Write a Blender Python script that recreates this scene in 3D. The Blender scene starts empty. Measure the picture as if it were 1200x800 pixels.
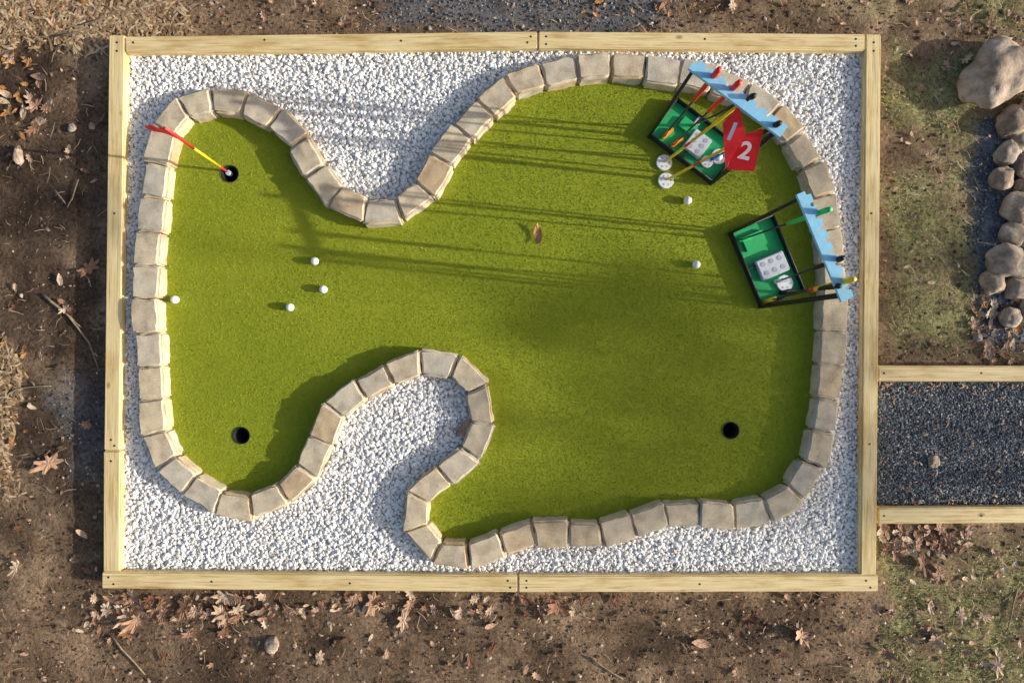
import bpy, bmesh, math, random
import numpy as np
from mathutils import Vector, Matrix, noise
from mathutils.geometry import tessellate_polygon

random.seed(7); rng = np.random.default_rng(7)
S = 0.0055          # metres per unit of plan
H = 660.0           # viewpoint height in plan units
SUN_EL = 18.0
SUN_AZ = -6.1       # degrees from +X

def P(px, py, z=0.0):
    k = (H - z) / H
    return Vector(((px-600)*k*S, (400-py)*k*S, z*S))

scene = bpy.context.scene
scene.view_settings.view_transform = 'Standard'
scene.view_settings.look = 'None'
scene.view_settings.exposure = 0
COL = scene.collection

# ---------------------------------------------------------------- materials
def new_mat(name):
    m = bpy.data.materials.new(name); m.use_nodes = True
    nt = m.node_tree
    return m, nt, nt.nodes['Principled BSDF']

def ramp(nt, cols, inp):
    r = nt.nodes.new('ShaderNodeValToRGB')
    el = r.color_ramp.elements
    while len(el) < len(cols): el.new(0.5)
    for i, (p, c) in enumerate(cols):
        el[i].position = p; el[i].color = (*c, 1)
    nt.links.new(inp, r.inputs[0])
    return r.outputs[0]

def tnoise(nt, scale, detail=5, vec=None, rough=0.6, kind='Object'):
    n = nt.nodes.new('ShaderNodeTexNoise')
    n.inputs['Scale'].default_value = scale
    n.inputs['Detail'].default_value = detail
    n.inputs['Roughness'].default_value = rough
    if vec is None:
        tc = nt.nodes.new('ShaderNodeTexCoord'); vec = tc.outputs[kind]
    nt.links.new(vec, n.inputs['Vector'])
    return n.outputs['Fac']

def mix(nt, a, b, fac, mode='MIX'):
    m = nt.nodes.new('ShaderNodeMix'); m.data_type = 'RGBA'; m.blend_type = mode
    for sock, v in ((m.inputs[6], a), (m.inputs[7], b), (m.inputs[0], fac)):
        if isinstance(v, (int, float)): sock.default_value = v
        elif isinstance(v, tuple): sock.default_value = (*v, 1)
        else: nt.links.new(v, sock)
    return m.outputs[2]

def bump(nt, bsdf, h, strength=0.5, dist=0.003):
    b = nt.nodes.new('ShaderNodeBump')
    b.inputs['Strength'].default_value = strength
    b.inputs['Distance'].default_value = dist
    nt.links.new(h, b.inputs['Height'])
    nt.links.new(b.outputs[0], bsdf.inputs['Normal'])

def island_mat(name, cols, rough=0.85, nscale=60, bstr=0.5, bdist=0.002, dark=0.6, spec=0.3):
    m, nt, b = new_mat(name)
    g = nt.nodes.new('ShaderNodeNewGeometry')
    c = ramp(nt, cols, g.outputs['Random Per Island'])
    n = tnoise(nt, nscale, 3)
    d = ramp(nt, [(0.35, (dark,)*3), (0.65, (1.0,)*3)], n)
    c = mix(nt, c, d, 1.0, 'MULTIPLY')
    nt.links.new(c, b.inputs['Base Color'])
    b.inputs['Roughness'].default_value = rough
    b.inputs['Specular IOR Level'].default_value = spec
    if bstr: bump(nt, b, n, bstr, bdist)
    return m

def plain(name, col, rough=0.5, metal=0.0, var=0.85, nscale=40):
    m, nt, b = new_mat(name)
    n = tnoise(nt, nscale, 3)
    c = ramp(nt, [(0.3, tuple(x*var for x in col)), (0.7, col)], n)
    nt.links.new(c, b.inputs['Base Color'])
    b.inputs['Roughness'].default_value = rough
    b.inputs['Metallic'].default_value = metal
    return m

M = {}
M['gravel'] = island_mat('white_marble_gravel', [(0, (0.55,0.48,0.40)), (0.05, (0.80,0.76,0.71)), (0.3, (0.92,0.905,0.88)), (1, (0.97,0.965,0.955))], 0.8, 90, 0, 0.001, 0.93)
M['dark_gravel'] = island_mat('dark_gravel', [(0, (0.05,0.057,0.066)), (0.6, (0.16,0.18,0.205)), (0.9, (0.32,0.34,0.37)), (1, (0.55,0.53,0.5))], 0.85, 90, 0, 0.001)
M['clods'] = island_mat('soil_clods', [(0, (0.06,0.04,0.026)), (0.6, (0.17,0.117,0.075)), (0.9, (0.31,0.225,0.155)), (1, (0.58,0.5,0.4))], 0.95, 60, 0, 0.002)
M['leaf'] = island_mat('dry_leaf', [(0, (0.18,0.08,0.04)), (0.3, (0.36,0.19,0.11)), (0.6, (0.52,0.32,0.21)), (0.85, (0.66,0.47,0.33)), (1, (0.76,0.6,0.42))], 0.7, 50, 0.4, 0.002, 0.7)
M['leaf_orange'] = island_mat('orange_leaf', [(0, (0.55,0.24,0.07)), (1, (0.7,0.39,0.16))], 0.6, 50, 0.4, 0.002, 0.6)
M['straw'] = island_mat('pine_straw', [(0, (0.24,0.14,0.07)), (0.5, (0.5,0.33,0.18)), (1, (0.78,0.58,0.36))], 0.8, 50, 0, 0, 0.7)
M['grass'] = island_mat('thin_grass', [(0, (0.2,0.21,0.07)), (0.5, (0.38,0.39,0.15)), (0.8, (0.54,0.50,0.25)), (1, (0.68,0.58,0.34))], 0.8, 40, 0, 0, 0.8)
M['twig'] = island_mat('twig_bark', [(0, (0.2,0.14,0.09)), (1, (0.42,0.33,0.24))], 0.9, 50, 0.3, 0.001)

def block_mat():
    m, nt, b = new_mat('concrete_paver')
    g = nt.nodes.new('ShaderNodeNewGeometry')
    c = ramp(nt, [(0, (0.56,0.49,0.38)), (0.2, (0.66,0.56,0.41)), (0.4, (0.58,0.54,0.47)), (0.6, (0.70,0.59,0.42)), (0.8, (0.63,0.56,0.45)), (0.94, (0.66,0.53,0.36)), (1, (0.54,0.40,0.25))], g.outputs['Random Per Island'])
    st = tnoise(nt, 11, 5)
    c = mix(nt, c, ramp(nt, [(0.33, (0.77,0.72,0.67)), (0.56, (1.06,1.04,1.0))], st), 1.0, 'MULTIPLY')
    f = tnoise(nt, 150, 5, rough=0.8)
    c = mix(nt, c, ramp(nt, [(0.36, (0.66,0.62,0.56)), (0.48, (1,1,1)), (0.65, (1.1,1.08,1.06))], f), 1.0, 'MULTIPLY')
    nt.links.new(c, b.inputs['Base Color']); b.inputs['Roughness'].default_value = 0.9
    b.inputs['Specular IOR Level'].default_value = 0.2
    bump(nt, b, f, 0.6, 0.003)
    return m
M['block'] = block_mat()

def rock_mat():
    m, nt, b = new_mat('river_stone')
    oi = nt.nodes.new('ShaderNodeObjectInfo')
    c = ramp(nt, [(0, (0.42,0.33,0.25)), (0.4, (0.54,0.43,0.33)), (0.7, (0.48,0.42,0.37)), (1, (0.62,0.45,0.29))], oi.outputs['Random'])
    st = tnoise(nt, 9, 6, rough=0.7)
    c = mix(nt, c, ramp(nt, [(0.35, (0.42,0.37,0.33)), (0.5, (0.85,0.8,0.74)), (0.62, (1.2,1.15,1.1))], st), 1.0, 'MULTIPLY')
    nt.links.new(c, b.inputs['Base Color']); b.inputs['Roughness'].default_value = 0.8
    bump(nt, b, tnoise(nt, 40, 6, rough=0.75), 0.9, 0.012)
    return m
M['boulder'] = rock_mat()

def wood_mat():
    m, nt, b = new_mat('pine_timber')
    tc = nt.nodes.new('ShaderNodeTexCoord'); oi = nt.nodes.new('ShaderNodeObjectInfo')
    add = nt.nodes.new('ShaderNodeVectorMath'); add.operation = 'ADD'
    sc = nt.nodes.new('ShaderNodeVectorMath'); sc.operation = 'SCALE'
    cx = nt.nodes.new('ShaderNodeCombineXYZ')
    for i in range(3): nt.links.new(oi.outputs['Random'], cx.inputs[i])
    nt.links.new(cx.outputs[0], sc.inputs[0]); sc.inputs['Scale'].default_value = 37
    nt.links.new(tc.outputs['Object'], add.inputs[0]); nt.links.new(sc.outputs[0], add.inputs[1])
    mp = nt.nodes.new('ShaderNodeMapping'); mp.inputs['Scale'].default_value = (1.2, 26, 26)
    nt.links.new(add.outputs[0], mp.inputs['Vector'])
    g1 = tnoise(nt, 3.0, 6, mp.outputs[0], 0.65)
    mp2 = nt.nodes.new('ShaderNodeMapping'); mp2.inputs['Scale'].default_value = (1.5, 5, 5)
    nt.links.new(add.outputs[0], mp2.inputs['Vector'])
    g2 = tnoise(nt, 2.0, 4, mp2.outputs[0])
    c = ramp(nt, [(0.3, (0.46,0.29,0.12)), (0.45, (0.78,0.60,0.29)), (0.7, (0.92,0.76,0.43))], g1)
    c = mix(nt, c, ramp(nt, [(0.32, (0.78,0.70,0.57)), (0.5, (1,1,1))], g2), 1.0, 'MULTIPLY')
    v = nt.nodes.new('ShaderNodeTexVoronoi'); v.inputs['Scale'].default_value = 1.0
    mp3 = nt.nodes.new('ShaderNodeMapping'); mp3.inputs['Scale'].default_value = (3.2, 6, 6)
    nt.links.new(add.outputs[0], mp3.inputs['Vector']); nt.links.new(mp3.outputs[0], v.inputs['Vector'])
    c = mix(nt, c, ramp(nt, [(0.04, (0.3,0.17,0.08)), (0.11, (1,1,1))], v.outputs['Distance']), 0.9, 'MULTIPLY')
    nt.links.new(c, b.inputs['Base Color']); b.inputs['Roughness'].default_value = 0.75
    bump(nt, b, g1, 0.5, 0.004)
    return m
M['wood'] = wood_mat()

def turf_mat(name, blade):
    m, nt, b = new_mat(name)
    big = tnoise(nt, 1.0, 2)
    c = ramp(nt, [(0.3, (0.285,0.335,0.020)), (0.7, (0.36,0.395,0.028))], big)
    if blade:
        g = nt.nodes.new('ShaderNodeNewGeometry')
        c = mix(nt, c, ramp(nt, [(0, (0.68,0.78,0.8)), (0.7, (1.05,1.05,1)), (1, (1.4,1.3,2.2))], g.outputs['Random Per Island']), 1.0, 'MULTIPLY')
    else:
        f = tnoise(nt, 300, 3, rough=0.8)
        c = mix(nt, c, ramp(nt, [(0.35, (0.6,0.65,0.65)), (0.6, (1.08,1.08,1.08))], f), 1.0, 'MULTIPLY')
        bump(nt, b, f, 0.5, 0.003)
    nt.links.new(c, b.inputs['Base Color']); b.inputs['Roughness'].default_value = 0.8
    b.inputs['Specular IOR Level'].default_value = 0.2
    return m
M['turf'] = turf_mat('artificial_turf', False)
M['blade'] = turf_mat('turf_fibre', True)

def ground_mat():
    m, nt, b = new_mat('ground_soil')
    at = nt.nodes.new('ShaderNodeAttribute'); at.attribute_name = 'zone'
    sp = nt.nodes.new('ShaderNodeSeparateColor'); nt.links.new(at.outputs['Color'], sp.inputs[0])
    n1 = tnoise(nt, 2.4, 7, rough=0.65); n2 = tnoise(nt, 40, 6, rough=0.75); n3 = tnoise(nt, 9, 6, rough=0.7)
    soil = ramp(nt, [(0.34, (0.075,0.05,0.034)), (0.48, (0.19,0.125,0.078)), (0.64, (0.38,0.26,0.165))], n1)
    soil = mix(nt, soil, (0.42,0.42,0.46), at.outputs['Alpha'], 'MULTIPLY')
    grass = ramp(nt, [(0.35, (0.23,0.18,0.10)), (0.5, (0.34,0.31,0.13)), (0.7, (0.46,0.44,0.21))], n3)
    grey = ramp(nt, [(0.35, (0.08,0.09,0.105)), (0.7, (0.22,0.24,0.27))], n3)
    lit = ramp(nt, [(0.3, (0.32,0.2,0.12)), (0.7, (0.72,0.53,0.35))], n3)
    c = mix(nt, soil, grass, sp.outputs[0])
    c = mix(nt, c, grey, sp.outputs[1])
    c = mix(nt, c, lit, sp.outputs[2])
    c = mix(nt, c, ramp(nt, [(0.34, (0.38,0.36,0.34)), (0.5, (0.95,0.95,0.95)), (0.68, (1.5,1.45,1.4))], n2), 1.0, 'MULTIPLY')
    nt.links.new(c, b.inputs['Base Color']); b.inputs['Roughness'].default_value = 0.95
    b.inputs['Specular IOR Level'].default_value = 0.15
    bump(nt, b, n2, 0.9, 0.011)
    return m
M['ground'] = ground_mat()
M['black'] = plain('black_metal', (0.012,0.012,0.014), 0.6)
M['blue'] = plain('light_blue_paint', (0.30,0.68,0.95), 0.5)
M['tray'] = plain('green_tray', (0.012,0.46,0.14), 0.6)
M['silver'] = plain('grey_plastic', (0.66,0.69,0.74), 0.35)
M['dimple'] = plain('dark_plastic', (0.42,0.45,0.5), 0.5)
M['white'] = plain('white_plastic', (0.92,0.92,0.91), 0.35, var=0.95)
M['red'] = plain('red_paint', (0.85,0.035,0.025), 0.45)
def cloth_mat():
    m, nt, b = new_mat('red_nylon')
    n = tnoise(nt, 12)
    c = ramp(nt, [(0.3, (0.82,0.022,0.03)), (0.7, (0.97,0.04,0.05))], n)
    nt.links.new(c, b.inputs['Base Color']); b.inputs['Roughness'].default_value = 0.6
    tr = nt.nodes.new('ShaderNodeBsdfTranslucent'); nt.links.new(c, tr.inputs['Color'])
    ms = nt.nodes.new('ShaderNodeMixShader'); ms.inputs[0].default_value = 0.3
    nt.links.new(b.outputs[0], ms.inputs[1]); nt.links.new(tr.outputs[0], ms.inputs[2])
    nt.links.new(ms.outputs[0], nt.nodes['Material Output'].inputs[0])
    return m
M['redcloth'] = cloth_mat()
M['yellow'] = plain('yellow_paint', (0.97,0.70,0.03), 0.4)
M['orange'] = plain('orange_plastic', (0.95,0.34,0.03), 0.4)
M['green'] = plain('green_rubber', (0.04,0.66,0.18), 0.5)
M['bluep'] = plain('blue_plastic', (0.04,0.22,0.8), 0.4)
M['steel'] = plain('steel_shaft', (0.05,0.05,0.055), 0.4, 0.3)
M['cup'] = plain('hole_liner', (0.008,0.008,0.008), 0.8)
M['screw'] = plain('screw_head', (0.05,0.045,0.04), 0.5, 0.6)
M['bark'] = plain('tree_bark', (0.12,0.09,0.065), 0.9, var=0.5)
M['cr_leaf'] = island_mat('tree_leaf', [(0, (0.1,0.06,0.02)), (1, (0.16,0.12,0.04))], 0.7, 20, 0, 0)

# ---------------------------------------------------------------- mesh tools
def link(o, mat=None, parent=None):
    COL.objects.link(o)
    if mat: o.data.materials.append(mat)
    if parent: o.parent = parent
    return o

def fast_tris(name, V, F, mat, smooth=False):
    V = np.asarray(V, np.float32).reshape(-1, 3); F = np.asarray(F, np.int32).reshape(-1, 3)
    me = bpy.data.meshes.new(name)
    me.vertices.add(len(V)); me.vertices.foreach_set('co', V.ravel())
    me.loops.add(len(F)*3); me.loops.foreach_set('vertex_index', F.ravel())
    me.polygons.add(len(F)); me.polygons.foreach_set('loop_start', np.arange(0, len(F)*3, 3, dtype=np.int32))
    me.polygons.foreach_set('use_smooth', np.full(len(F), smooth))
    me.update(calc_edges=True)
    return link(bpy.data.objects.new(name, me), mat)

def pymesh(name, V, F, mat, parent=None, smooth=False):
    me = bpy.data.meshes.new(name); me.from_pydata([tuple(v) for v in V], [], F); me.update()
    if smooth: me.polygons.foreach_set('use_smooth', [True]*len(me.polygons))
    return link(bpy.data.objects.new(name, me), mat, parent)

def bmobj(name, bm, mat, parent=None, smooth=False):
    me = bpy.data.meshes.new(name); bm.to_mesh(me); bm.free()
    if smooth: me.polygons.foreach_set('use_smooth', [True]*len(me.polygons))
    return link(bpy.data.objects.new(name, me), mat, parent)

def empty(name, loc=(0,0,0)):
    e = bpy.data.objects.new(name, None); COL.objects.link(e); return e

def tube(name, pts, radii, mat, parent=None, seg=12):
    V, F = [], []
    pts = [Vector(p) for p in pts]
    for i, p in enumerate(pts):
        d = (pts[min(i+1, len(pts)-1)] - pts[max(i-1, 0)]).normalized()
        a = d.orthogonal().normalized() if abs(d.z) < 0.999 else Vector((1,0,0))
        b = d.cross(a)
        for k in range(seg):
            t = 2*math.pi*k/seg
            V.append(p + (a*math.cos(t) + b*math.sin(t))*radii[i])
    for i in range(len(pts)-1):
        for k in range(seg):
            F.append((i*seg+k, i*seg+(k+1) % seg, (i+1)*seg+(k+1) % seg, (i+1)*seg+k))
    F.append(tuple(range(seg))[::-1]); F.append(tuple((len(pts)-1)*seg+k for k in range(seg)))
    return pymesh(name, V, F, mat, parent, True)

def disc(name, c, r, h, mat, parent=None, seg=28, bev=0.0):
    bm = bmesh.new()
    bmesh.ops.create_cone(bm, cap_ends=True, segments=seg, radius1=r, radius2=r, depth=h)
    if bev: bmesh.ops.bevel(bm, geom=[e for e in bm.edges if len(e.link_faces) == 2 and e.calc_face_angle(0) > 1], offset=bev, segments=2, affect='EDGES')
    bmesh.ops.translate(bm, verts=bm.verts, vec=Vector(c) + Vector((0,0,h/2)))
    return bmobj(name, bm, mat, parent)

def obox(name, origin, ux, uy, sx, sy, z0, z1, mat, parent=None, bev=0.0):
    bm = bmesh.new()
    vs = []
    for z in (z0, z1):
        for a, b in ((-1,-1),(1,-1),(1,1),(-1,1)):
            p = Vector((origin[0], origin[1], 0)) + ux*(a*sx/2) + uy*(b*sy/2); p.z = z
            vs.append(bm.verts.new(p))
    for f in ((3,2,1,0),(4,5,6,7),(0,1,5,4),(1,2,6,5),(2,3,7,6),(3,0,4,7)): bm.faces.new([vs[i] for i in f])
    bmesh.ops.recalc_face_normals(bm, faces=bm.faces)
    if bev: bmesh.ops.bevel(bm, geom=bm.edges[:], offset=bev, segments=2, affect='EDGES')
    return bmobj(name, bm, mat, parent)

_b = bmesh.new(); bmesh.ops.create_icosphere(_b, subdivisions=1, radius=1.0)
ICO_V = np.array([v.co[:] for v in _b.verts]); ICO_F = np.array([[v.index for v in f.verts] for f in _b.faces]); _b.free()

def rocks(name, xyz, r, mat, flat=0.7, jit=0.28):
    n = len(xyz); nv = len(ICO_V)
    V = np.repeat(ICO_V[None], n, 0) * (1 + rng.uniform(-jit, jit, (n, nv, 1)))
    sc = rng.uniform(0.65, 1.3, (n, 1, 3)); V = V*sc
    q = rng.normal(size=(n, 4)); q /= np.linalg.norm(q, axis=1, keepdims=True)
    w, x, y, z = q.T
    R = np.stack([1-2*(y*y+z*z), 2*(x*y-z*w), 2*(x*z+y*w), 2*(x*y+z*w), 1-2*(x*x+z*z), 2*(y*z-x*w), 2*(x*z-y*w), 2*(y*z+x*w), 1-2*(x*x+y*y)], 1).reshape(n,3,3)
    V = np.einsum('nij,nvj->nvi', R, V); V[:, :, 2] *= flat
    V = V*r[:, None, None] + xyz[:, None, :]
    F = ICO_F[None] + (np.arange(n)*nv)[:, None, None]
    return fast_tris(name, V, F, mat)

def pts_in_poly(x, y, poly):
    ins = np.zeros(len(x), bool); n = len(poly); j = n-1
    for i in range(n):
        xi, yi = poly[i]; xj, yj = poly[j]
        if yi != yj:
            c = ((yi > y) != (yj > y)) & (x < (xj-xi)*(y-yi)/(yj-yi)+xi)
            ins ^= c
        j = i
    return ins
def dist_poly(x, y, poly):
    d = np.full(len(x), 1e9); n = len(poly)
    for i in range(n):
        ax, ay = poly[i]; bx, by = poly[(i+1) % n]
        l2 = (bx-ax)**2+(by-ay)**2
        t = np.clip(((x-ax)*(bx-ax)+(y-ay)*(by-ay))/l2, 0, 1)
        d = np.minimum(d, np.hypot(x-ax-t*(bx-ax), y-ay-t*(by-ay)))
    return d

def W(x, y, z):
    return np.stack([(x-600)*S, (400-y)*S, z*S], -1)

# ---------------------------------------------------------------- plan
BT = 16.0
C = [(205,137),(232,122),(271,118),(308,130),(340,153),(363,184),(381,219),(409,243),(449,250),(487,238),(510,208),(527,171),(556,144),(582,114),(616,95),(656,87),(696,79),(735,80),(776,84),(815,92),(853,103),(890,120),(918,148),(940,177),(957,212),(967,250),(973,290),(975,330),(976,368),(972,407),(969,447),(963,485),(957,524),(943,561),(915,588),(879,603),(838,603),(799,599),(760,606),(723,620),(685,625),(646,620),(606,627),(570,643),(530,650),(497,634),(483,597),(503,566),(538,544),(561,514),(565,474),(549,439),(514,424),(473,428),(442,447),(405,465),(384,496),(372,535),(350,566),(317,588),(277,593),(240,579),(210,556),(186,526),(179,487),(178,448),(177,410),(175,370),(174,331),(176,292),(179,253),(183,213),(189,174)]
kk = (H-BT*0.6)/H
CP = [(600+(x-600)*kk, 400+(y-400)*kk) for x, y in C]
NP = len(CP)

def paver_border():
    bm = bmesh.new()
    rot = random.Random(3)
    joints = []
    for i in range(NP):
        p0 = Vector(CP[i-1]); p1 = Vector(CP[i]); pm1 = Vector(CP[i-2]); p2 = Vector(CP[(i+1) % NP])
        m = (p0+p1)/2; d = ((p1-p0)*1.0 + (p2-pm1)*0.35).normalized()
        m = m*1.125 - (pm1+p2)*0.0625
        joints.append((m, d, Vector((-d.y, d.x))))
    for i in range(NP):
        (a, da, na), (b, db, nb) = joints[i], joints[(i+1) % NP]
        hw = 14.6 + rot.uniform(-1.2, 1.2); g = 0.4
        L = (b-a).normalized()
        off = Vector((-L.y, L.x))*rot.uniform(-1.8, 1.8)
        cor = [a+da*g-na*hw+off, b-db*g-nb*hw+off, b-db*g+nb*hw+off, a+da*g+na*hw+off]
        cor = [c_+Vector((rot.uniform(-.6,.6), rot.uniform(-.6,.6))) for c_ in cor]
        top = BT + rot.uniform(-1.2, 1.2)
        sub = bmesh.new()
        def lerp(u, v, z):
            p = cor[0]*(1-u)*(1-v)+cor[1]*u*(1-v)+cor[2]*u*v+cor[3]*(1-u)*v
            return Vector(((p.x-600)*S, (400-p.y)*S, z*S))
        lo = [sub.verts.new(lerp(u, v, -4)) for u, v in ((0,0),(1,0),(1,1),(0,1))]
        hi = [sub.verts.new(lerp(u, v, top+rot.uniform(-.6,.6))) for u, v in ((0,0),(1,0),(1,1),(0,1))]
        sub.faces.new(lo); sub.faces.new(hi[::-1])
        for k in range(4): sub.faces.new([lo[k], hi[k], hi[(k+1) % 4], lo[(k+1) % 4]])
        bmesh.ops.recalc_face_normals(sub, faces=sub.faces)
        bmesh.ops.bevel(sub, geom=sub.edges[:], offset=rot.uniform(1.8, 3.2)*S, segments=3, affect='EDGES')
        bmesh.ops.subdivide_edges(sub, edges=[e for e in sub.edges if e.calc_length() > 7*S], cuts=6, use_grid_fill=True)
        for v in sub.verts:
            nz = noise.noise_vector(v.co*16 + Vector((i*3.1, 0, 0)))
            nz2 = noise.noise_vector(v.co*70 + Vector((i*1.7, 5, 0)))
            v.co += Vector((nz.x*1.5, nz.y*1.5, nz.z*0.7))*S + nz2*0.5*S
        me = bpy.data.meshes.new('tmp'); sub.to_mesh(me); sub.free()
        bm.from_mesh(me); bpy.data.meshes.remove(me)
    o = bmobj('paver_border', bm, M['block'], smooth=True)
    o.data.set_sharp_from_angle(angle=math.radians(50))
paver_border()

HOLES = [(270,204), (283,510), (856,504)]
RH = 9.3
def sheet(name, outer, holes, z, mat):
    loops = [[Vector(((x-600)*S, (400-y)*S, z*S)) for x, y in l] for l in [outer]+holes]
    tris = tessellate_polygon(loops)
    V2 = [tuple(v) for l in loops for v in l]
    bm = bmesh.new(); bv = [bm.verts.new(v) for v in V2]
    for t in tris:
        try: bm.faces.new([bv[i] for i in t])
        except ValueError: pass
    for f in bm.faces:
        f.normal_update()
        if f.normal.z < 0: f.normal_flip()
    return bmobj(name, bm, mat)
circ = lambda c, r, n=32: [(c[0]+r*math.cos(2*math.pi*i/n), c[1]+r*math.sin(2*math.pi*i/n)) for i in range(n)]
turf = sheet('putting_green_turf', CP, [circ(h, RH) for h in HOLES], 0, M['turf'])
for h in HOLES:
    V, F = [], []; n = 32
    for r, z in ((RH+0.9, 0.9), (RH-0.2, 0.9), (RH-0.2, -20), (0.01, -20)):
        V += [((x-600)*S, (400-y)*S, z*S) for x, y in circ(h, r)]
    for j in range(3):
        for k in range(n): F.append((j*n+k, j*n+(k+1) % n, (j+1)*n+(k+1) % n, (j+1)*n+k))
    pymesh('golf_hole', V, F, M['cup'], None, True)
def blades(name, x, y, z0, hgt, wid, mat, lean=0.6):
    n = len(x); a = rng.uniform(0, 2*np.pi, n); la = rng.uniform(0, 2*np.pi, n); hh = hgt*rng.uniform(0.6, 1.3, n)
    l = rng.uniform(0, lean, n)*hh
    dx, dy = np.cos(a)*wid/2, np.sin(a)*wid/2
    p0 = W(x-dx, y-dy, z0); p1 = W(x+dx, y+dy, z0); p2 = W(x+np.cos(la)*l, y+np.sin(la)*l, z0+hh)
    V = np.stack([p0, p1, p2], 1)
    return fast_tris(name, V, np.arange(n*3), mat)
N = 290000
x = rng.uniform(160, 1000, N); y = rng.uniform(60, 670, N)
k = pts_in_poly(x, y, CP) & (dist_poly(x, y, CP) > 10)
for h in HOLES: k &= np.hypot(x-h[0], y-h[1]) > RH+0.8
x, y = x[k], y[k]
b = blades('turf_fibres', x, y, np.zeros(len(x)), 0.8, 0.9, M['blade'], 1.6)
b.parent = turf

bed = sheet('white_gravel', [(135,50),(1020,50),(1016,682),(132,682)], [CP], -1.0, M['gravel'])
def jgrid(x0, x1, y0, y1, s):
    gx, gy = np.meshgrid(np.arange(x0, x1, s), np.arange(y0, y1, s)); gx = gx.ravel().astype(float); gy = gy.ravel().astype(float)
    return gx+rng.uniform(-s*.5, s*.5, len(gx)), gy+rng.uniform(-s*.5, s*.5, len(gy))
def gravel_layer(s, r0, r1, z0, z1, name, keep=1.0):
    x, y = jgrid(140, 1014, 52, 682, s)
    k = (~pts_in_poly(x, y, CP)) & (dist_poly(x, y, CP) > 13) & (rng.random(len(x)) < keep)
    x, y = x[k], y[k]
    r = rng.uniform(r0, r1, len(x))
    o = rocks(name, W(x, y, rng.uniform(z0, z1, len(x))), r*S, M['gravel'], 0.6)
    o.parent = bed
gravel_layer(3.2, 1.6, 2.4, 0.4, 1.9, 'gravel_stones_lower')
gravel_layer(3.9, 1.4, 2.5, 1.8, 3.2, 'gravel_stones_upper')
gravel_layer(8, 2.3, 3.2, 2.6, 3.6, 'gravel_stones_large', 0.35)

# ---------------------------------------------------------------- ground
def smooth(a, b, t):
    t = np.clip((t-a)/(b-a), 0, 1); return t*t*(3-2*t)
def zones(x, y, nz):
    w = nz*38
    g1 = smooth(1030, 1060, x+w*0.3)*smooth(1190, 1130, x+w)*smooth(20, 80, y+w)*smooth(430, 380, y+w*.6)
    g2 = smooth(1000, 1060, x+w)*smooth(620, 670, y+w)
    g3 = 0.35*smooth(860, 1040, x+w)*smooth(25, 10, y)
    g4 = 0.6*smooth(1120, 1160, x+w)*smooth(60, 20, y+w)
    grass = np.clip(np.maximum(np.maximum(g1, g2), np.maximum(g3, g4))*(0.7+nz*1.4), 0, 1)
    path = smooth(1024, 1026, x)*smooth(440, 443, y)*smooth(600, 597, y)
    edge = 1165-25*np.sin((y-100)/90.0)
    creek = smooth(-15, 12, x-edge+w*0.5)*smooth(120, 150, y+w*.3)*smooth(412, 392, y+w*.2)
    topg = smooth(420, 490, x+w)*smooth(840, 770, x+w)*smooth(46, 20, y+w*.4)
    side = 0.5*smooth(60, 20, np.hypot(x-100, (y-505)*0.8)+w)
    grey = np.maximum(np.maximum(path, creek), np.maximum(topg*0.7, side))
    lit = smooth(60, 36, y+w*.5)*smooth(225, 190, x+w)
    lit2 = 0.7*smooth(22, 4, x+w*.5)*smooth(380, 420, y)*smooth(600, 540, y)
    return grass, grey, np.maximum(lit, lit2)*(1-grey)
def nz_at(x, y, sc=1/70.0, seed=0):
    return np.array([noise.noise(Vector((a*sc, b*sc, seed))) + 0.5*noise.noise(Vector((a*sc*3, b*sc*3, seed+9))) for a, b in zip(x, y)])

far = [-18000,-9000,-4000,-2000,-1000,-500,-300]
xs = np.array(far + list(np.arange(-200, 124, 6.0)) + [130.0, 136.0] + list(np.arange(150, 1010, 20.0)) + [1014.0, 1021.0] + list(np.arange(1027, 1401, 6.0)) + [1500,1700,2200,3200,5200,10000,19000])
ys = np.array(far + list(np.arange(-200, 38, 6.0)) + [48.0, 54.0] + list(np.arange(70, 670, 20.0)) + [678.0, 685.0] + list(np.arange(690, 1001, 6.0)) + [1100,1300,1800,2800,4800,9600,18500])
gx, gy = np.meshgrid(xs, ys); X = gx.ravel(); Y = gy.ravel()
nz = nz_at(X, Y)
hz = np.array([noise.noise(Vector((a/23.0, b/23.0, 4))) + 0.6*noise.noise(Vector((a/10.0, b/10.0, 7))) for a, b in zip(X, Y)])
inside = (X > 133) & (X < 1018) & (Y > 51) & (Y < 682)
Z = np.where(inside, -30.0, -5.0 + hz*2.0)
pathm = (X > 1026) & (Y > 440) & (Y < 602) & (X < 1420); Z = np.where(pathm, -3.0+hz*0.5, Z)
nxg, nyg = len(xs), len(ys)
idx = np.arange(nxg*nyg).reshape(nyg, nxg)
q = np.stack([idx[:-1,:-1], idx[1:,:-1], idx[1:,1:], idx[:-1,1:]], -1).reshape(-1, 4)
F = np.concatenate([q[:, [0,1,2]], q[:, [0,2,3]]])
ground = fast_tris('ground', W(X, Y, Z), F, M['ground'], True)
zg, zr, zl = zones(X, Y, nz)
def dark_soil_at(x, y, nz):  # soil colour darkened left of, below and upper right of the frame
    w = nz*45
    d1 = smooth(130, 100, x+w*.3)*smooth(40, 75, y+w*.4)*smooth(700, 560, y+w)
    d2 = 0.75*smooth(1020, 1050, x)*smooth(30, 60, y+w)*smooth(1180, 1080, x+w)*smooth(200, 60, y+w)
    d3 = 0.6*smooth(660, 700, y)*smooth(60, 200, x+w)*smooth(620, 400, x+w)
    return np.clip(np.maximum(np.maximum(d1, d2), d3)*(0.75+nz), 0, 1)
zd = dark_soil_at(X, Y, nz)
ca = ground.data.color_attributes.new('zone', 'FLOAT_COLOR', 'POINT')
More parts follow.
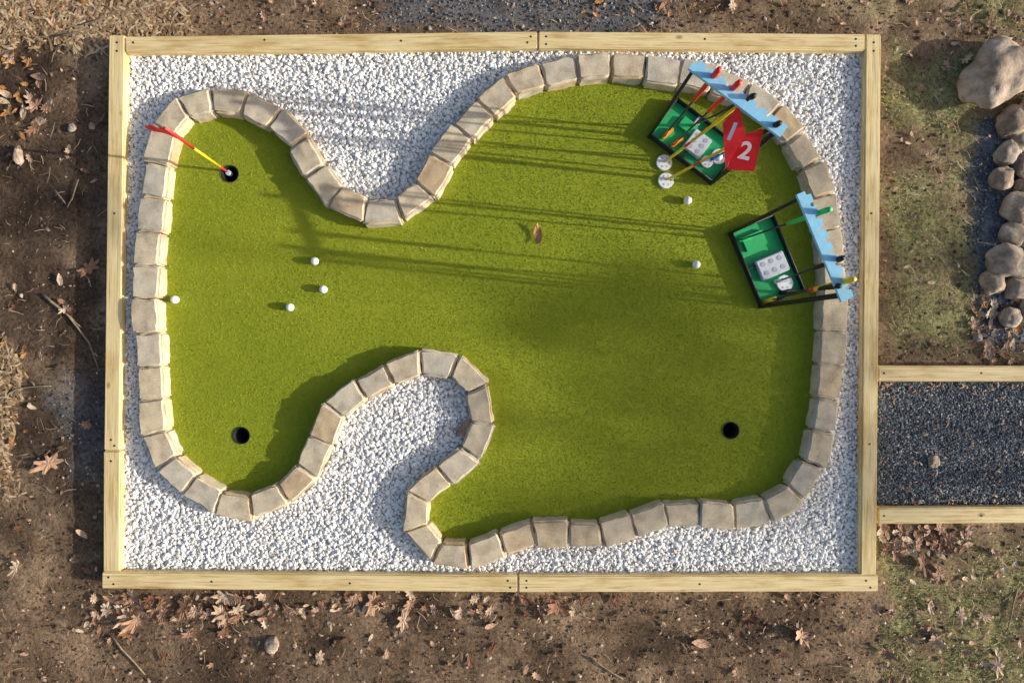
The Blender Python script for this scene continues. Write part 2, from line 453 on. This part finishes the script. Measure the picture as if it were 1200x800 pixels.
ca.data.foreach_set('color', np.stack([zg, zr, zl, zd], -1).astype(np.float32).ravel())

def outside_frame(x, y, m=0):
    return (x < 121-m) | (x > 1031+m) | (y < 38-m) | (y > 693+m)
def scat(n, x0=-60, x1=1260, y0=-60, y1=860):
    x = rng.uniform(x0, x1, n); y = rng.uniform(y0, y1, n)
    k = outside_frame(x, y); x, y = x[k], y[k]
    nz = nz_at(x, y); g, r, l = zones(x, y, nz)
    return x, y, nz, g, r, l
timb = lambda x, y: (x > 1025) & (((y > 426) & (y < 449)) | ((y > 592) & (y < 616)))
x, y, n_, g, r_, l = scat(40000)
k = (rng.random(len(x)) < (1-r_)*(1-0.6*g)*(0.45+0.5*(n_+.5))*(1-.55*dark_soil_at(x, y, n_))) & ~timb(x, y)
x, y = x[k], y[k]
rr = np.exp(rng.normal(-0.1, 0.48, len(x)))*0.95
rocks('soil_clods', W(x, y, -5+rng.uniform(-0.4, 1.0, len(x))), rr*S, M['clods'], 0.6)
x, y = jgrid(1022, 1260, 440, 604, 2.5)
k = ~timb(x, y); x, y = x[k], y[k]
x2, y2 = jgrid(420, 850, -40, 42, 3.6)
x3, y3 = jgrid(1110, 1260, 100, 425, 3.6)
x4, y4 = jgrid(60, 121, 440, 570, 5.0)
xa = np.concatenate([x2, x3, x4]); ya = np.concatenate([y2, y3, y4])
_, gr, _ = zones(xa, ya, nz_at(xa, ya))
k = (rng.random(len(xa)) < gr*.8) & outside_frame(xa, ya) & ~timb(xa, ya)
xa, ya = xa[k], ya[k]
x = np.concatenate([x, xa]); y = np.concatenate([y, ya])
z = np.where((x > 1022) & (y > 440), -2.4, -4.4)
rocks('dark_gravel_path', W(x, y, z+rng.uniform(-.5, .5, len(x))), rng.uniform(0.9, 1.6, len(x))*S, M['dark_gravel'], 0.5)
x, y, n_, g, r_, l = scat(70000, 950, 1260)
k = (rng.random(len(x)) < g*(1-r_)*0.9) & ~timb(x, y) & (x > 1032)
x2, y2, n2, g2, r2, l2 = scat(12000, 950, 1260, 690, 860)
k2 = rng.random(len(x2)) < g2*0.9
x = np.concatenate([x[k], x2[k2]]); y = np.concatenate([y[k], y2[k2]])
blades('thin_grass', x, y, np.full(len(x), -5.5), 2.4, 1.0, M['grass'], 2.8)

def strands(name, x, y, L, wid, mat, z=-3.5):
    n = len(x); a = rng.uniform(0, 2*np.pi, n)
    L = L*rng.uniform(0.4, 1.3, n); w = wid*rng.uniform(.6, 1.3, n)
    dx, dy = np.cos(a), np.sin(a); zz = z+rng.uniform(-.5, 1.5, n); bend = rng.uniform(-.15, .15, n)*L
    def pt(t, s, dz=0): return W(x+dx*L*t-dy*(w*s+bend*(1-4*t*t)), y+dy*L*t+dx*(w*s+bend*(1-4*t*t)), zz+dz)
    V = np.stack([pt(-.5,-.4), pt(-.5,.4), pt(0,-.5,.6), pt(0,.5,.6), pt(.5,-.3), pt(.5,.3)], 1)
    F = np.array([[0,2,1],[1,2,3],[2,4,3],[3,4,5]])[None] + (np.arange(n)*6)[:, None, None]
    return fast_tris(name, V, F, mat)
nopath = lambda x, y: ~timb(x, y) & ~((x > 1025) & (y > 440) & (y < 600))
x, y, n_, g, r_, l = scat(9000)
k = (rng.random(len(x)) < 0.10+0.3*g+0.25*(n_ > .15)) & nopath(x, y)
strands('pine_straw', x[k], y[k], 15, 0.8, M['straw'])
x, y, n_, g, r_, l = scat(6000)
k = (rng.random(len(x)) < 0.18+0.4*(y > 690)+.35*((x > 1030) & (y > 600))+.3*(n_ > .2)-.1*(x < 120)) & nopath(x, y)
strands('leaf_crumbs', x[k], y[k], 5, 2.6, M['leaf'], -3.6)
x, y, n_, g, r_, l = scat(1600, 1026, 1260, 448, 594)
k = rng.random(len(x)) < .12+.5*((y < 458) | (y > 585))
strands('path_litter', x[k], y[k], 5, 1.6, M['leaf'], -1.2)
x, y, n_, g, r_, l = scat(60000, -60, 260, -60, 620)
k = rng.random(len(x)) < l*0.5
strands('wood_chip_mulch', x[k], y[k], 13, 2.6, M['straw'], -3.0)

# ---------------------------------------------------------------- leaves
def leaf_outline(kind, n=26):
    o = []
    for i in range(n):
        t = 2*math.pi*i/n
        if kind == 0:
            r = 0.36 + 0.2*abs(math.cos(t)) + 0.17*math.cos(7*t)
            o.append((math.cos(t)*r*1.15, math.sin(t)*r*0.8))
        elif kind == 1:
            xx = math.cos(t)*0.55; o.append((xx, math.sin(t)*0.24*(1-0.5*max(0, math.cos(t)))))
        else:
            r = 0.40+0.11*math.cos(9*t); o.append((math.cos(t)*r*1.2, math.sin(t)*r*0.7))
    return o
OUT = [leaf_outline(0), leaf_outline(1, 16), leaf_outline(2)]
def leaves(name, spots, seed=1, kinds=(0,1,1,1,2,2), mat=None):
    R = random.Random(seed); V, F = [], []
    for (x, y, z, size) in spots:
        o = OUT[R.choice(kinds)]; a = R.uniform(0, 6.28); c, s = math.cos(a), math.sin(a)
        curl = R.uniform(-.1, .7); cup = R.uniform(-.2, 1.2); tx, ty = R.uniform(-.25, .25), R.uniform(-.25, .25)
        tw = R.uniform(-.5, .5)
        base = len(V)
        pts = [(0, 0)] + [(u*.5, v*.5) for u, v in o] + o
        for u, v in pts:
            zz = curl*u*u + cup*v*v + tx*u + ty*v + tw*u*v + R.uniform(-.03, .03)
            X_ = (u*c - v*s)*size; Y_ = (u*s+v*c)*size
            V.append((((x+X_)-600)*S, (400-(y+Y_))*S, (z+zz*size)*S))
        n = len(o)
        for i in range(n):
            j = (i+1) % n
            F.append((base, base+1+j, base+1+i))
            F.append((base+1+i, base+1+j, base+1+n+i)); F.append((base+1+j, base+1+n+j, base+1+n+i))
        st = len(V)
        for u, v in ((-.5,-.015),(-.5,.015),(-.85,0.0)):
            V.append((((x+(u*c-v*s)*size)-600)*S, (400-(y+(u*s+v*c)*size))*S, (z+curl*u*u*size)*S))
        F.append((st, st+2, st+1))
    return fast_tris(name, np.array(V), np.array(F), mat or M['leaf'])
R = random.Random(11); spots = []
def add(n, x0, x1, y0, y1, s0=9, s1=17, z=-2.5, lst=None):
    for _ in range(n):
        px, py = R.uniform(x0, x1), R.uniform(y0, y1)
        if not outside_frame(np.array([px]), np.array([py]), 3)[0]: continue
        (spots if lst is None else lst).append((px, py, z, R.triangular(s0, s1, s0)))
add(50, -20, 200, -30, 38, 8, 18); add(14, 0, 60, 60, 150, 12, 20); add(22, 0, 118, 50, 680)
add(90, 90, 740, 696, 722, 6, 19); add(50, 90, 320, 698, 745, 7, 21); add(90, 0, 1200, 700, 830, 6, 17)
add(65, 1032, 1140, 616, 650, 7, 18); add(45, 1040, 1210, 640, 800, 7, 18); add(45, 1140, 1210, 350, 430, 7, 16)
add(30, 1035, 1130, 40, 420, 5, 11); add(40, 840, 1200, -20, 38, 6, 13); add(26, 200, 440, -10, 36, 5, 10); add(20, 1100, 1200, -10, 80, 6, 12)
leaves('fallen_leaves', spots)
warm = []; add(70, -20, 190, -30, 40, 7, 15, lst=warm); add(25, -10, 40, 60, 160, 7, 13, lst=warm); add(8, 640, 830, -5, 20, 8, 16, lst=warm); add(12, 1140, 1200, 340, 400, 8, 16, lst=warm); add(10, 0, 30, 400, 560, 7, 14, lst=warm)
leaves('orange_leaves', warm, 31, (1,1,2), M['leaf_orange'])
big = [(56,543,26),(34,645,20),(104,313,22),(18,665,18),(940,745,22),(1084,662,24),(1170,780,22),(630,712,24),(655,712,22),(160,728,24),(215,712,22),(473,727,20),(1040,766,16),(556,720,14)]
leaves('fallen_oak_leaves', [(p[0], p[1], -1.5, p[2]*0.9) for p in big], 21, (0,))
leaves('fallen_beech_leaves', [(p[0], p[1], -1.5, p[2]*0.95) for p in [(413,704,22),(275,725,16),(822,754,24),(879,726,24),(1162,366,18),(860,5,18),(780,5,18),(190,770,16),(1180,372,20),(722,704,14)]], 23, (1,2))
leaves('fallen_leaf', [(630,275,3.0,22)], 5, (1,), M['leaf_orange'])
leaves('fallen_leaf', [(545,500,6.5,19)], 8, (0,))

def twig(pts, r):
    P3 = []
    for i in range(len(pts)-1):
        a, b_ = pts[i], pts[i+1]
        for t in (0, .33, .66): P3.append((a[0]*(1-t)+b_[0]*t+R.uniform(-1,1), a[1]*(1-t)+b_[1]*t+R.uniform(-1,1)))
    P3.append(pts[-1]); n = len(P3)
    tube('twig', [P(p[0], p[1], -2.5+R.uniform(-.3,.5)) for p in P3], [r*S*(1-.6*i/n) for i in range(n)], M['twig'], seg=6)
twig([(50,345),(82,372),(104,402),(117,435)], 1.6); twig([(82,372),(96,384)], 1.0); twig([(64,222),(80,243),(92,210)], 1.3)
twig([(1192,690),(1180,740)], 1.0); twig([(0,470),(20,455),(60,452)], 1.3); twig([(92,30),(180,6)], 2.0); twig([(60,44),(150,24)], 1.6)
twig([(690,770),(730,795)], 1.0); twig([(330,706),(352,718)], 1.1); twig([(130,745),(170,790)], 1.2); twig([(1090,588),(1130,586)], 0.9)

def rock(name, px, py, sx, sy, rot, hz_, seed, rough=.16):
    bm = bmesh.new(); bmesh.ops.create_icosphere(bm, subdivisions=5 if sx > 60 else 4, radius=1)
    for v in bm.verts:
        d = v.co.copy()
        v.co *= 1+rough*noise.noise(d*1.3+Vector((seed*5.3,0,0)))*2+0.09*noise.noise(d*3.5+Vector((0,seed,0)))+0.035*noise.noise(d*9+Vector((0,seed,3)))
        v.co.x = math.copysign(abs(v.co.x)**0.85, v.co.x); v.co.y = math.copysign(abs(v.co.y)**0.85, v.co.y)
    bmesh.ops.scale(bm, vec=(sx/2*S, sy/2*S, hz_*S), verts=bm.verts)
    o = bmobj(name, bm, M['boulder'], smooth=True)
    o.location = P(px, py, hz_*0.45-4); o.rotation_euler = (0, 0, math.radians(rot)); return o
rock('boulder', 1172, 87, 84, 66, 28, 22, 3, .22)
for i, (a, b_, c_, d_, e_) in enumerate([(1188,143,38,34,20),(1180,180,30,25,40),(1174,210,25,27,0),(1197,165,24,22,0),(1199,194,22,30,0),(1192,243,36,34,60),(1187,275,26,32,70),(1180,307,44,36,-20),(1163,332,27,27,10),(1190,338,26,26,0),(1184,372,24,24,0),(1205,310,26,34,0),(1210,270,24,30,0),(1206,362,22,24,0),(1196,218,16,15,0),(1214,130,36,40,0),(1212,225,30,30,0),(1094,540,14,14,0),(319,755,15,18,0),(1146,395,10,9,0),(22,183,9,22,0),(84,150,9,9,0),(108,148,7,8,0)]):
    small = i >= 17
    rock('river_rock' if not small else 'field_stone', a, b_, c_, d_, e_, (c_+d_)*0.16, i+10, .17)
# ---------------------------------------------------------------- timbers
def timber(name, p0, p1, w, ztop, zbot, parent=None):
    a, b_ = P(p0[0], p0[1], ztop), P(p1[0], p1[1], ztop)
    L = (b_-a).length; hw = w*S*(H-ztop)/H
    bm = bmesh.new(); bmesh.ops.create_cube(bm, size=1)
    bmesh.ops.scale(bm, vec=(L, hw, (ztop-zbot)*S), verts=bm.verts)
    bmesh.ops.bevel(bm, geom=bm.edges[:], offset=1.3*S, segments=3, affect='EDGES')
    o = bmobj(name, bm, M['wood'], parent)
    o.location = (a+b_)/2 - Vector((0,0,(ztop-zbot)/2*S)); o.rotation_euler = (0, 0, math.atan2((b_-a).y, (b_-a).x))
    return o
TT = 11
fr = empty('timber_frame')
timber('top_rail_1', (146.5,52.5), (630,46.5), 19.5, TT, -32, fr)
timber('top_rail_2', (631.0,46.5), (1014.5,49.5), 19.5, TT, -32, fr)
timber('left_rail_1', (136.8,41), (130.8,527.6), 19, TT, -32, fr)
timber('left_rail_2', (130.8,528.4), (130.5,669.5), 20, TT-.6, -32, fr)
timber('right_rail_1', (1024,40), (1018,673.5), 18.5, TT, -32, fr)
timber('bottom_rail_1', (119,679.5), (606.8,684), 19.5, TT, -32, fr)
timber('bottom_rail_2', (607.6,684), (1029.5,683), 19.5, TT, -32, fr)
timber('path_edging_timber', (1029.5,437.5), (1420,438), 18, 8, -25)
timber('path_edging_timber', (1029.5,604.5), (1420,602), 18.5, 8, -25)
for (a, b_, z) in [(156,50,TT),(310,47,TT),(470,48,TT),(618,50,TT),(622,43,TT),(640,43,TT),(640,52,TT),(826,46,TT),(1003,46,TT),(1003,54,TT),(137,50,TT),(1024,50,TT),(137,60,TT),(1024,60,TT),(130,515,TT),(134,522,TT),(130,540,TT-.6),(127,676,TT),(133,684,TT),(248,681,TT),(410,683,TT),(595,680,TT),(598,688,TT),(617,680,TT),(617,688,TT),(820,684,TT),(1015,680,TT),(1020,688,TT),(1019,520,TT),(1021,250,TT),(134,250,TT),(1036,437,8),(1150,437,8),(1036,604,8),(1150,604,8)]:
    p = P(a, b_, z); disc('screw', (p.x, p.y, p.z-0.002), 1.25*S, 0.003, M['screw'], fr, 10)

# ---------------------------------------------------------------- balls
def ball(px, py, z=4.1, parent=None):
    bm = bmesh.new(); bmesh.ops.create_icosphere(bm, subdivisions=4, radius=4.6*S)
    o = bmobj('golf_ball', bm, M['white'], parent, True); o.location = P(px, py, z+.5)
    return o
for p in [(369,306),(379,339),(340,360),(205,351),(806,235),(816,310)]: ball(*p)

# ---------------------------------------------------------------- racks
HR = 168.0
def rack(A, B, seed):
    e = empty('putter_rack')
    a, b_ = P(*A), P(*B); ux = (b_-a).normalized(); uy = Vector((-ux.y, ux.x, 0))
    if uy.dot(a) < 0: uy = -uy
    L = (b_-a).length; Wd = 52*S
    z = lambda v: Vector((0, 0, v*S))
    co, do = a+uy*Wd, b_+uy*Wd
    r = 1.5*S
    for i, (p, q_) in enumerate([(a, b_), (b_, do), (do, co), (co, a)]):
        tube('base_bar_%d' % (i+1), [p+z(2), q_+z(2)], [r, r], M['black'], e)
        tube('tray_rim_%d' % (i+1), [p+z(9), q_+z(9)], [r*.8, r*.8], M['black'], e)
    tube('post_1', [a, a+z(HR)], [r*1.15]*2, M['black'], e); tube('post_2', [b_, b_+z(HR)], [r*1.15]*2, M['black'], e)
    a2, b2 = a+uy*9*S, b_+uy*9*S
    tube('brace_1', [a2+z(2), a2+z(HR*.93), a+z(HR-1)], [r*.8]*3, M['black'], e)
    tube('brace_2', [b2+z(2), b2+z(HR*.93), b_+z(HR-1)], [r*.8]*3, M['black'], e)
    c = (a+b_)/2+uy*Wd/2
    obox('tray_floor', c, ux, uy, L-2*S, Wd-2*S, 1*S, 3.5*S, M['tray'], e)
    for i, (p, q_) in enumerate([(a, b_), (do, co)]):
        obox('tray_side_%d' % (i+1), (p+q_)/2, ux, uy, L, 1.2*S, 3*S, 9*S, M['black'], e)
    for i, (p, q_) in enumerate([(b_, do), (co, a)]):
        obox('tray_end_%d' % (i+1), (p+q_)/2, ux, uy, 1.2*S, Wd, 3*S, 9*S, M['black'], e)
    obox('tray_divider', c, ux, uy, 1.5*S, Wd-4*S, 3.4*S, 8*S, M['black'], e)
    nn = 9; bl = L+8*S; y0, y1, yn = -5*S, 6.5*S, 2.5*S
    prof = [(-bl/2, y0), (bl/2, y0)]
    st = bl/nn
    for i in range(nn, 0, -1):
        xr = -bl/2+i*st; xl = xr-st
        prof += [(xr, y1), (xl+st*.36, y1), (xl+st*.30, yn), (xl+st*.06, yn)]
        if i > 1: prof += [(xl, y1)]
    prof += [(-bl/2, yn)]
    bm = bmesh.new(); mc = (a+b_)/2
    lo = [bm.verts.new(mc+ux*u+uy*v+z(HR-1)) for u, v in prof]
    f = bm.faces.new(lo)
    ex = bmesh.ops.extrude_face_region(bm, geom=[f])
    bmesh.ops.translate(bm, verts=[v for v in ex['geom'] if isinstance(v, bmesh.types.BMVert)], vec=z(3))
    bmesh.ops.recalc_face_normals(bm, faces=bm.faces)
    bmobj('notched_board', bm, M['blue'], e)
    return e, a, b_, ux, uy, L
r1 = rack((760,161), (833,216), 1)
r2 = rack((854,274), (890,360), 2)

def ball_tray(rk, px, py, sx, sy, nx_, ny_):
    e, a, b_, ux, uy, L = rk
    c = P(px, py, 10)
    obox('ball_holder', c, ux, uy, sx*S, sy*S, 3.6*S, 10*S, M['silver'], e, 1.0*S)
    for i in range(nx_):
        for j in range(ny_):
            p = c+ux*((i+.5)/nx_-.5)*sx*S*.9+uy*((j+.5)/ny_-.5)*sy*S*.9
            disc('socket', (p.x, p.y, 9.8*S), 2.8*S, .5*S, M['dimple'], e, 18)
ball_tray(r1, 818, 168, 24, 26, 2, 3)
ball_tray(r2, 906, 311, 24, 34, 2, 3)
def cupdisc(px, py, z0, r, parent, name='target_cup'):
    p = P(px, py, z0)
    disc(name, p, r*S, 2.4*S, M['white'], parent, 32, .5*S)
    for t in range(6):
        a = t*math.pi/3
        disc('cup_slot', (p.x+math.cos(a)*r*.6*S, p.y+math.sin(a)*r*.6*S, p.z+2.2*S), 1.1*S, .4*S, M['silver'] if t % 2 else M['dimple'], parent, 12)
cupdisc(919, 332, 4, 9.5, r2[0]); cupdisc(842, 184, 4, 9, r1[0]); cupdisc(828, 190, 4, 7, r1[0])
ball(842, 184, 11, r1[0])
obox('accessory_case', P(806, 148, 6), r1[3], r1[4], 20*S, 14*S, 3.6*S, 8*S, M['tray'], r1[0], .5*S)
obox('accessory_case', P(884, 282, 6), r2[3], r2[4], 18*S, 26*S, 3.6*S, 7*S, M['tray'], r2[0], .5*S)

def putter(head, top, zt, hc, gc, ring=None):
    e = empty('putter')
    a = P(head[0], head[1], 5); b_ = P(top[0], top[1], zt); d = b_-a
    g0 = a+d*.60
    tube('shaft', [a, g0], [0.95*S, 1.05*S], M['steel'], e)
    tube('grip', [g0, a+d*.66, a+d*.97, b_], [1.5*S, 2.0*S, 2.7*S, 2.2*S], gc, e)
    if ring: tube('grip_ring', [g0-d*.015, g0+d*.03], [2.4*S, 2.4*S], ring, e)
    ux = Vector((math.cos(head[2]), math.sin(head[2]), 0)); uy = Vector((-ux.y, ux.x, 0))
    obox('head', a+ux*5*S, ux, uy, 17*S, 4.6*S, 3.7*S, 8.2*S, hc, e, 1.1*S)
    tube('hosel', [a+Vector((0,0,2*S)), a+d*.12], [1.9*S, 1.5*S], hc, e)
putter((778,160,.7), (843,81), 184, M['orange'], M['red'])
putter((789,170,.6), (867,96), 184, M['orange'], M['red'])
putter((835,186,.3), (914,144), 178, M['bluep'], M['black'])
putter((812,148,.9), (884,112), 176, M['silver'], M['black'])
putter((868,281,.2), (973,245), 184, M['green'], M['green'])
putter((910,330,.1), (988,302), 178, M['silver'], M['black'])
putter((897,353,.3), (1001,327), 184, M['yellow'], M['yellow'], M['red'])
putter((916,343,.2), (984,335), 174, M['black'], M['black'])

# ---------------------------------------------------------------- flags
def cloth(name, corners, mat, parent, amp=2.0):
    a, b_, c_, d_ = corners; n = 14; V, F = [], []
    nrm = (c_-a).cross(b_-a).normalized()
    for i in range(n+1):
        for j in range(n+1):
            u, v = i/n, j/n
            p = a*(1-u)*(1-v)+b_*(1-u)*v+c_*u*v+d_*u*(1-v)
            V.append(p+nrm*amp*S*math.sin(u*7+v*2)*u)
    for i in range(n):
        for j in range(n): F.append((i*(n+1)+j, i*(n+1)+j+1, (i+1)*(n+1)+j+1, (i+1)*(n+1)+j))
    return pymesh(name, V, F, mat, parent, True)
def digit(s, center, right, up, size, parent):
    cu = bpy.data.curves.new('t', 'FONT'); cu.body = s; cu.size = size*S; cu.align_x = 'CENTER'; cu.align_y = 'CENTER'; cu.extrude = 0.25*S; cu.offset = 0.55*S
    o = bpy.data.objects.new('t', cu); COL.objects.link(o); bpy.context.view_layer.update()
    me = bpy.data.meshes.new_from_object(o.evaluated_get(bpy.context.evaluated_depsgraph_get()))
    bpy.data.objects.remove(o)
    n = right.cross(up).normalized(); u = n.cross(right).normalized(); r = right.normalized()
    mt = Matrix(((r.x,u.x,n.x,center.x),(r.y,u.y,n.y,center.y),(r.z,u.z,n.z,center.z),(0,0,0,1)))
    ob = bpy.data.objects.new('number_'+s, me); me.materials.clear(); link(ob, M['white'], parent); ob.matrix_local = mt
def pole(base, tip, zt, parent, segs, z0=0):
    a = P(base[0], base[1], z0); b_ = P(tip[0], tip[1], zt)
    for i, (t0, t1, mt) in enumerate(segs):
        tube('pole_%d' % (i+1), [a+(b_-a)*t0, a+(b_-a)*t1], [1.5*S, 1.5*S], mt, parent)
    return a, b_
f0 = empty('golf_flag')
a, b_ = pole((270,204), (193,150), 132, f0, [(0,.1,M['steel']), (.1,.2,M['red']), (.2,.62,M['yellow']), (.62,1,M['red'])], -12)
disc('ferrule', P(270,204,-7), 3.2*S, 6*S, M['silver'], f0, 20, .5*S)
t = lambda f: a+(b_-a)*f
cloth('pennant', [t(.99), t(.76), P(171,149,108), P(170,147,122)], M['redcloth'], f0, 1.6)
f1 = empty('golf_flag')
cupdisc(778, 191, 0.3, 9.2, f1, 'base_cup'); a, b_ = pole((779,190), (866,123), 163, f1, [(0,.34,M['yellow']), (.34,.42,M['red']), (.42,1,M['yellow'])])
t = lambda f: a+(b_-a)*f
cloth('flag_cloth', [t(1), P(847,145,156), P(850,197,156), P(874,158,168)], M['redcloth'], f1, 0.8)
f2 = empty('golf_flag')
cupdisc(780, 212, 0.3, 9.2, f2, 'base_cup'); a, b_ = pole((781,211), (895,150), 156, f2, [(0,.34,M['yellow']), (.34,.42,M['red']), (.42,1,M['yellow'])])
t = lambda f: a+(b_-a)*f
cloth('flag_cloth', [t(1), P(866,160,150), P(852,199,138), P(884,201,148)], M['redcloth'], f2, 0.8)
# numbers lie 1.5 units above the cloth planes
def onplane(p0, p1, p2, px, py, lift):
    n = (p1-p0).cross(p2-p0).normalized()
    if n.z < 0: n = -n
    eye = Vector((0,0,H*S)); d = (P(px,py,0)-eye); s_ = (p0-eye).dot(n)/d.dot(n)
    return eye+d*s_+n*lift*S, n
for (q0, q1, q2, c_, up_, s_, f_) in [(P(866,123,163), P(847,145,156), P(850,197,156), (858,156), (864,142), '1', f1), (P(895,150,156), P(866,160,150), P(884,201,148), (873,178), (877,166), '2', f2)]:
    cc, n = onplane(q0, q1, q2, c_[0], c_[1], 1.9); uu, _ = onplane(q0, q1, q2, up_[0], up_[1], 1.9)
    up = (uu-cc).normalized(); digit(s_, cc, up.cross(n), up, 21, f_)

# ---------------------------------------------------------------- tree up-sun of the green
az = math.radians(SUN_AZ); el = math.radians(SUN_EL)
sd = Vector((math.cos(el)*math.cos(az), math.cos(el)*math.sin(az), math.sin(el)))
def tree(name, clumps, base, hgt, tr, seed):
    R = random.Random(seed); e = empty(name)
    top = base + Vector((0, 0, hgt)); pts = []
    for i in range(7):
        f = i/6; pts.append(base.lerp(top, f)+Vector((R.uniform(-.08,.08), R.uniform(-.08,.08), -.1 if i == 0 else 0)))
    tube('trunk', pts, [tr*(1.35-.9*i/6) if i == 0 else tr*(1-.65*i/6) for i in range(7)], M['bark'], e, 14)
    V = []
    for (c, ry, rv, n) in clumps:
        s = pts[R.choice([3,4,5,6])]; m = s.lerp(c, .5)+Vector((R.uniform(-.2,.2), R.uniform(-.2,.2), R.uniform(-.3,.1)))
        tube('limb', [s, m, c], [tr*.3, tr*.17, tr*.05], M['bark'], e, 8)
        for _ in range(4):
            q_ = c+Vector((R.gauss(0,ry*.6), R.gauss(0,ry*.6), R.gauss(0,rv*.5)))
            tube('branch', [m.lerp(c, R.random()), q_], [tr*.06, tr*.015], M['bark'], e, 5)
        for _ in range(n):
            d = Vector((R.gauss(0,1), R.gauss(0,1), R.gauss(0,1))).normalized()*R.random()**.45
            p = c+Vector((d.x*ry, d.y*ry, d.z*rv)); sz = R.uniform(.035, .075)
            u = Vector((R.gauss(0,1), R.gauss(0,1), R.gauss(0,1))).normalized(); v = u.orthogonal().normalized()
            V += [p-u*sz, p-v*sz*.5, p+u*sz, p-u*sz, p+u*sz, p+v*sz*.5]
    o = fast_tris('foliage', np.array([tuple(v) for v in V]), np.arange(len(V)), M['cr_leaf']); o.parent = e
def over(px, py, D):
    g_ = P(px, py, 0); return g_ + sd*(D/math.cos(el))
cl = [(over(640,375,18), .26, .10, 90), (over(850,410,18.5), .5, .28, 260), (over(780,480,17.5), .5, .25, 240), (over(930,560,18), .4, .25, 150), (over(1060,300,18), .45, .2, 110), (over(720,560,18.4), .3, .15, 70), (over(560,480,17.8), .25, .12, 40), (over(880,190,18.2), .3, .15, 40), (over(740,340,18.2), .3, .10, 90), (over(640,600,18.1), .3, .12, 60), (over(60,250,18.6), .3, .08, 60)]
R2 = random.Random(4)
for _ in range(26):
    cl.append((over(R2.uniform(1450, 2300), R2.uniform(150, 750), 18+R2.uniform(-1, 1)), R2.uniform(.4,.6), R2.uniform(.3,.45), 130))
gb = over(800, 430, 18)
tree('oak_tree', cl, Vector((gb.x+1.2, gb.y, -.03)), 4.9, .14, 5)

# ---------------------------------------------------------------- light
sl = bpy.data.lights.new('sun', 'SUN'); sl.energy = 5; sl.angle = math.radians(0.5); sl.color = (1, 0.95, 0.84)
so = bpy.data.objects.new('sun', sl); COL.objects.link(so); so.rotation_euler = sd.to_track_quat('Z', 'Y').to_euler()
w = bpy.data.worlds.new('World'); scene.world = w; w.use_nodes = True
nt = w.node_tree; bg = nt.nodes['Background']; sky = nt.nodes.new('ShaderNodeTexSky'); sky.sky_type = 'NISHITA'
sky.sun_disc = False; sky.sun_elevation = el; sky.sun_rotation = math.radians(90-SUN_AZ)
sky.air_density = 0.9; sky.dust_density = 3.0; sky.ozone_density = 0.6
nt.links.new(sky.outputs[0], bg.inputs[0]); bg.inputs[1].default_value = 0.15

cam = bpy.data.cameras.new('camera'); co = bpy.data.objects.new('camera', cam); COL.objects.link(co)
co.location = (0, 0, H*S); cam.sensor_width = 36; cam.lens = 18*H/600; cam.clip_start = 0.05; cam.clip_end = 500
scene.camera = co
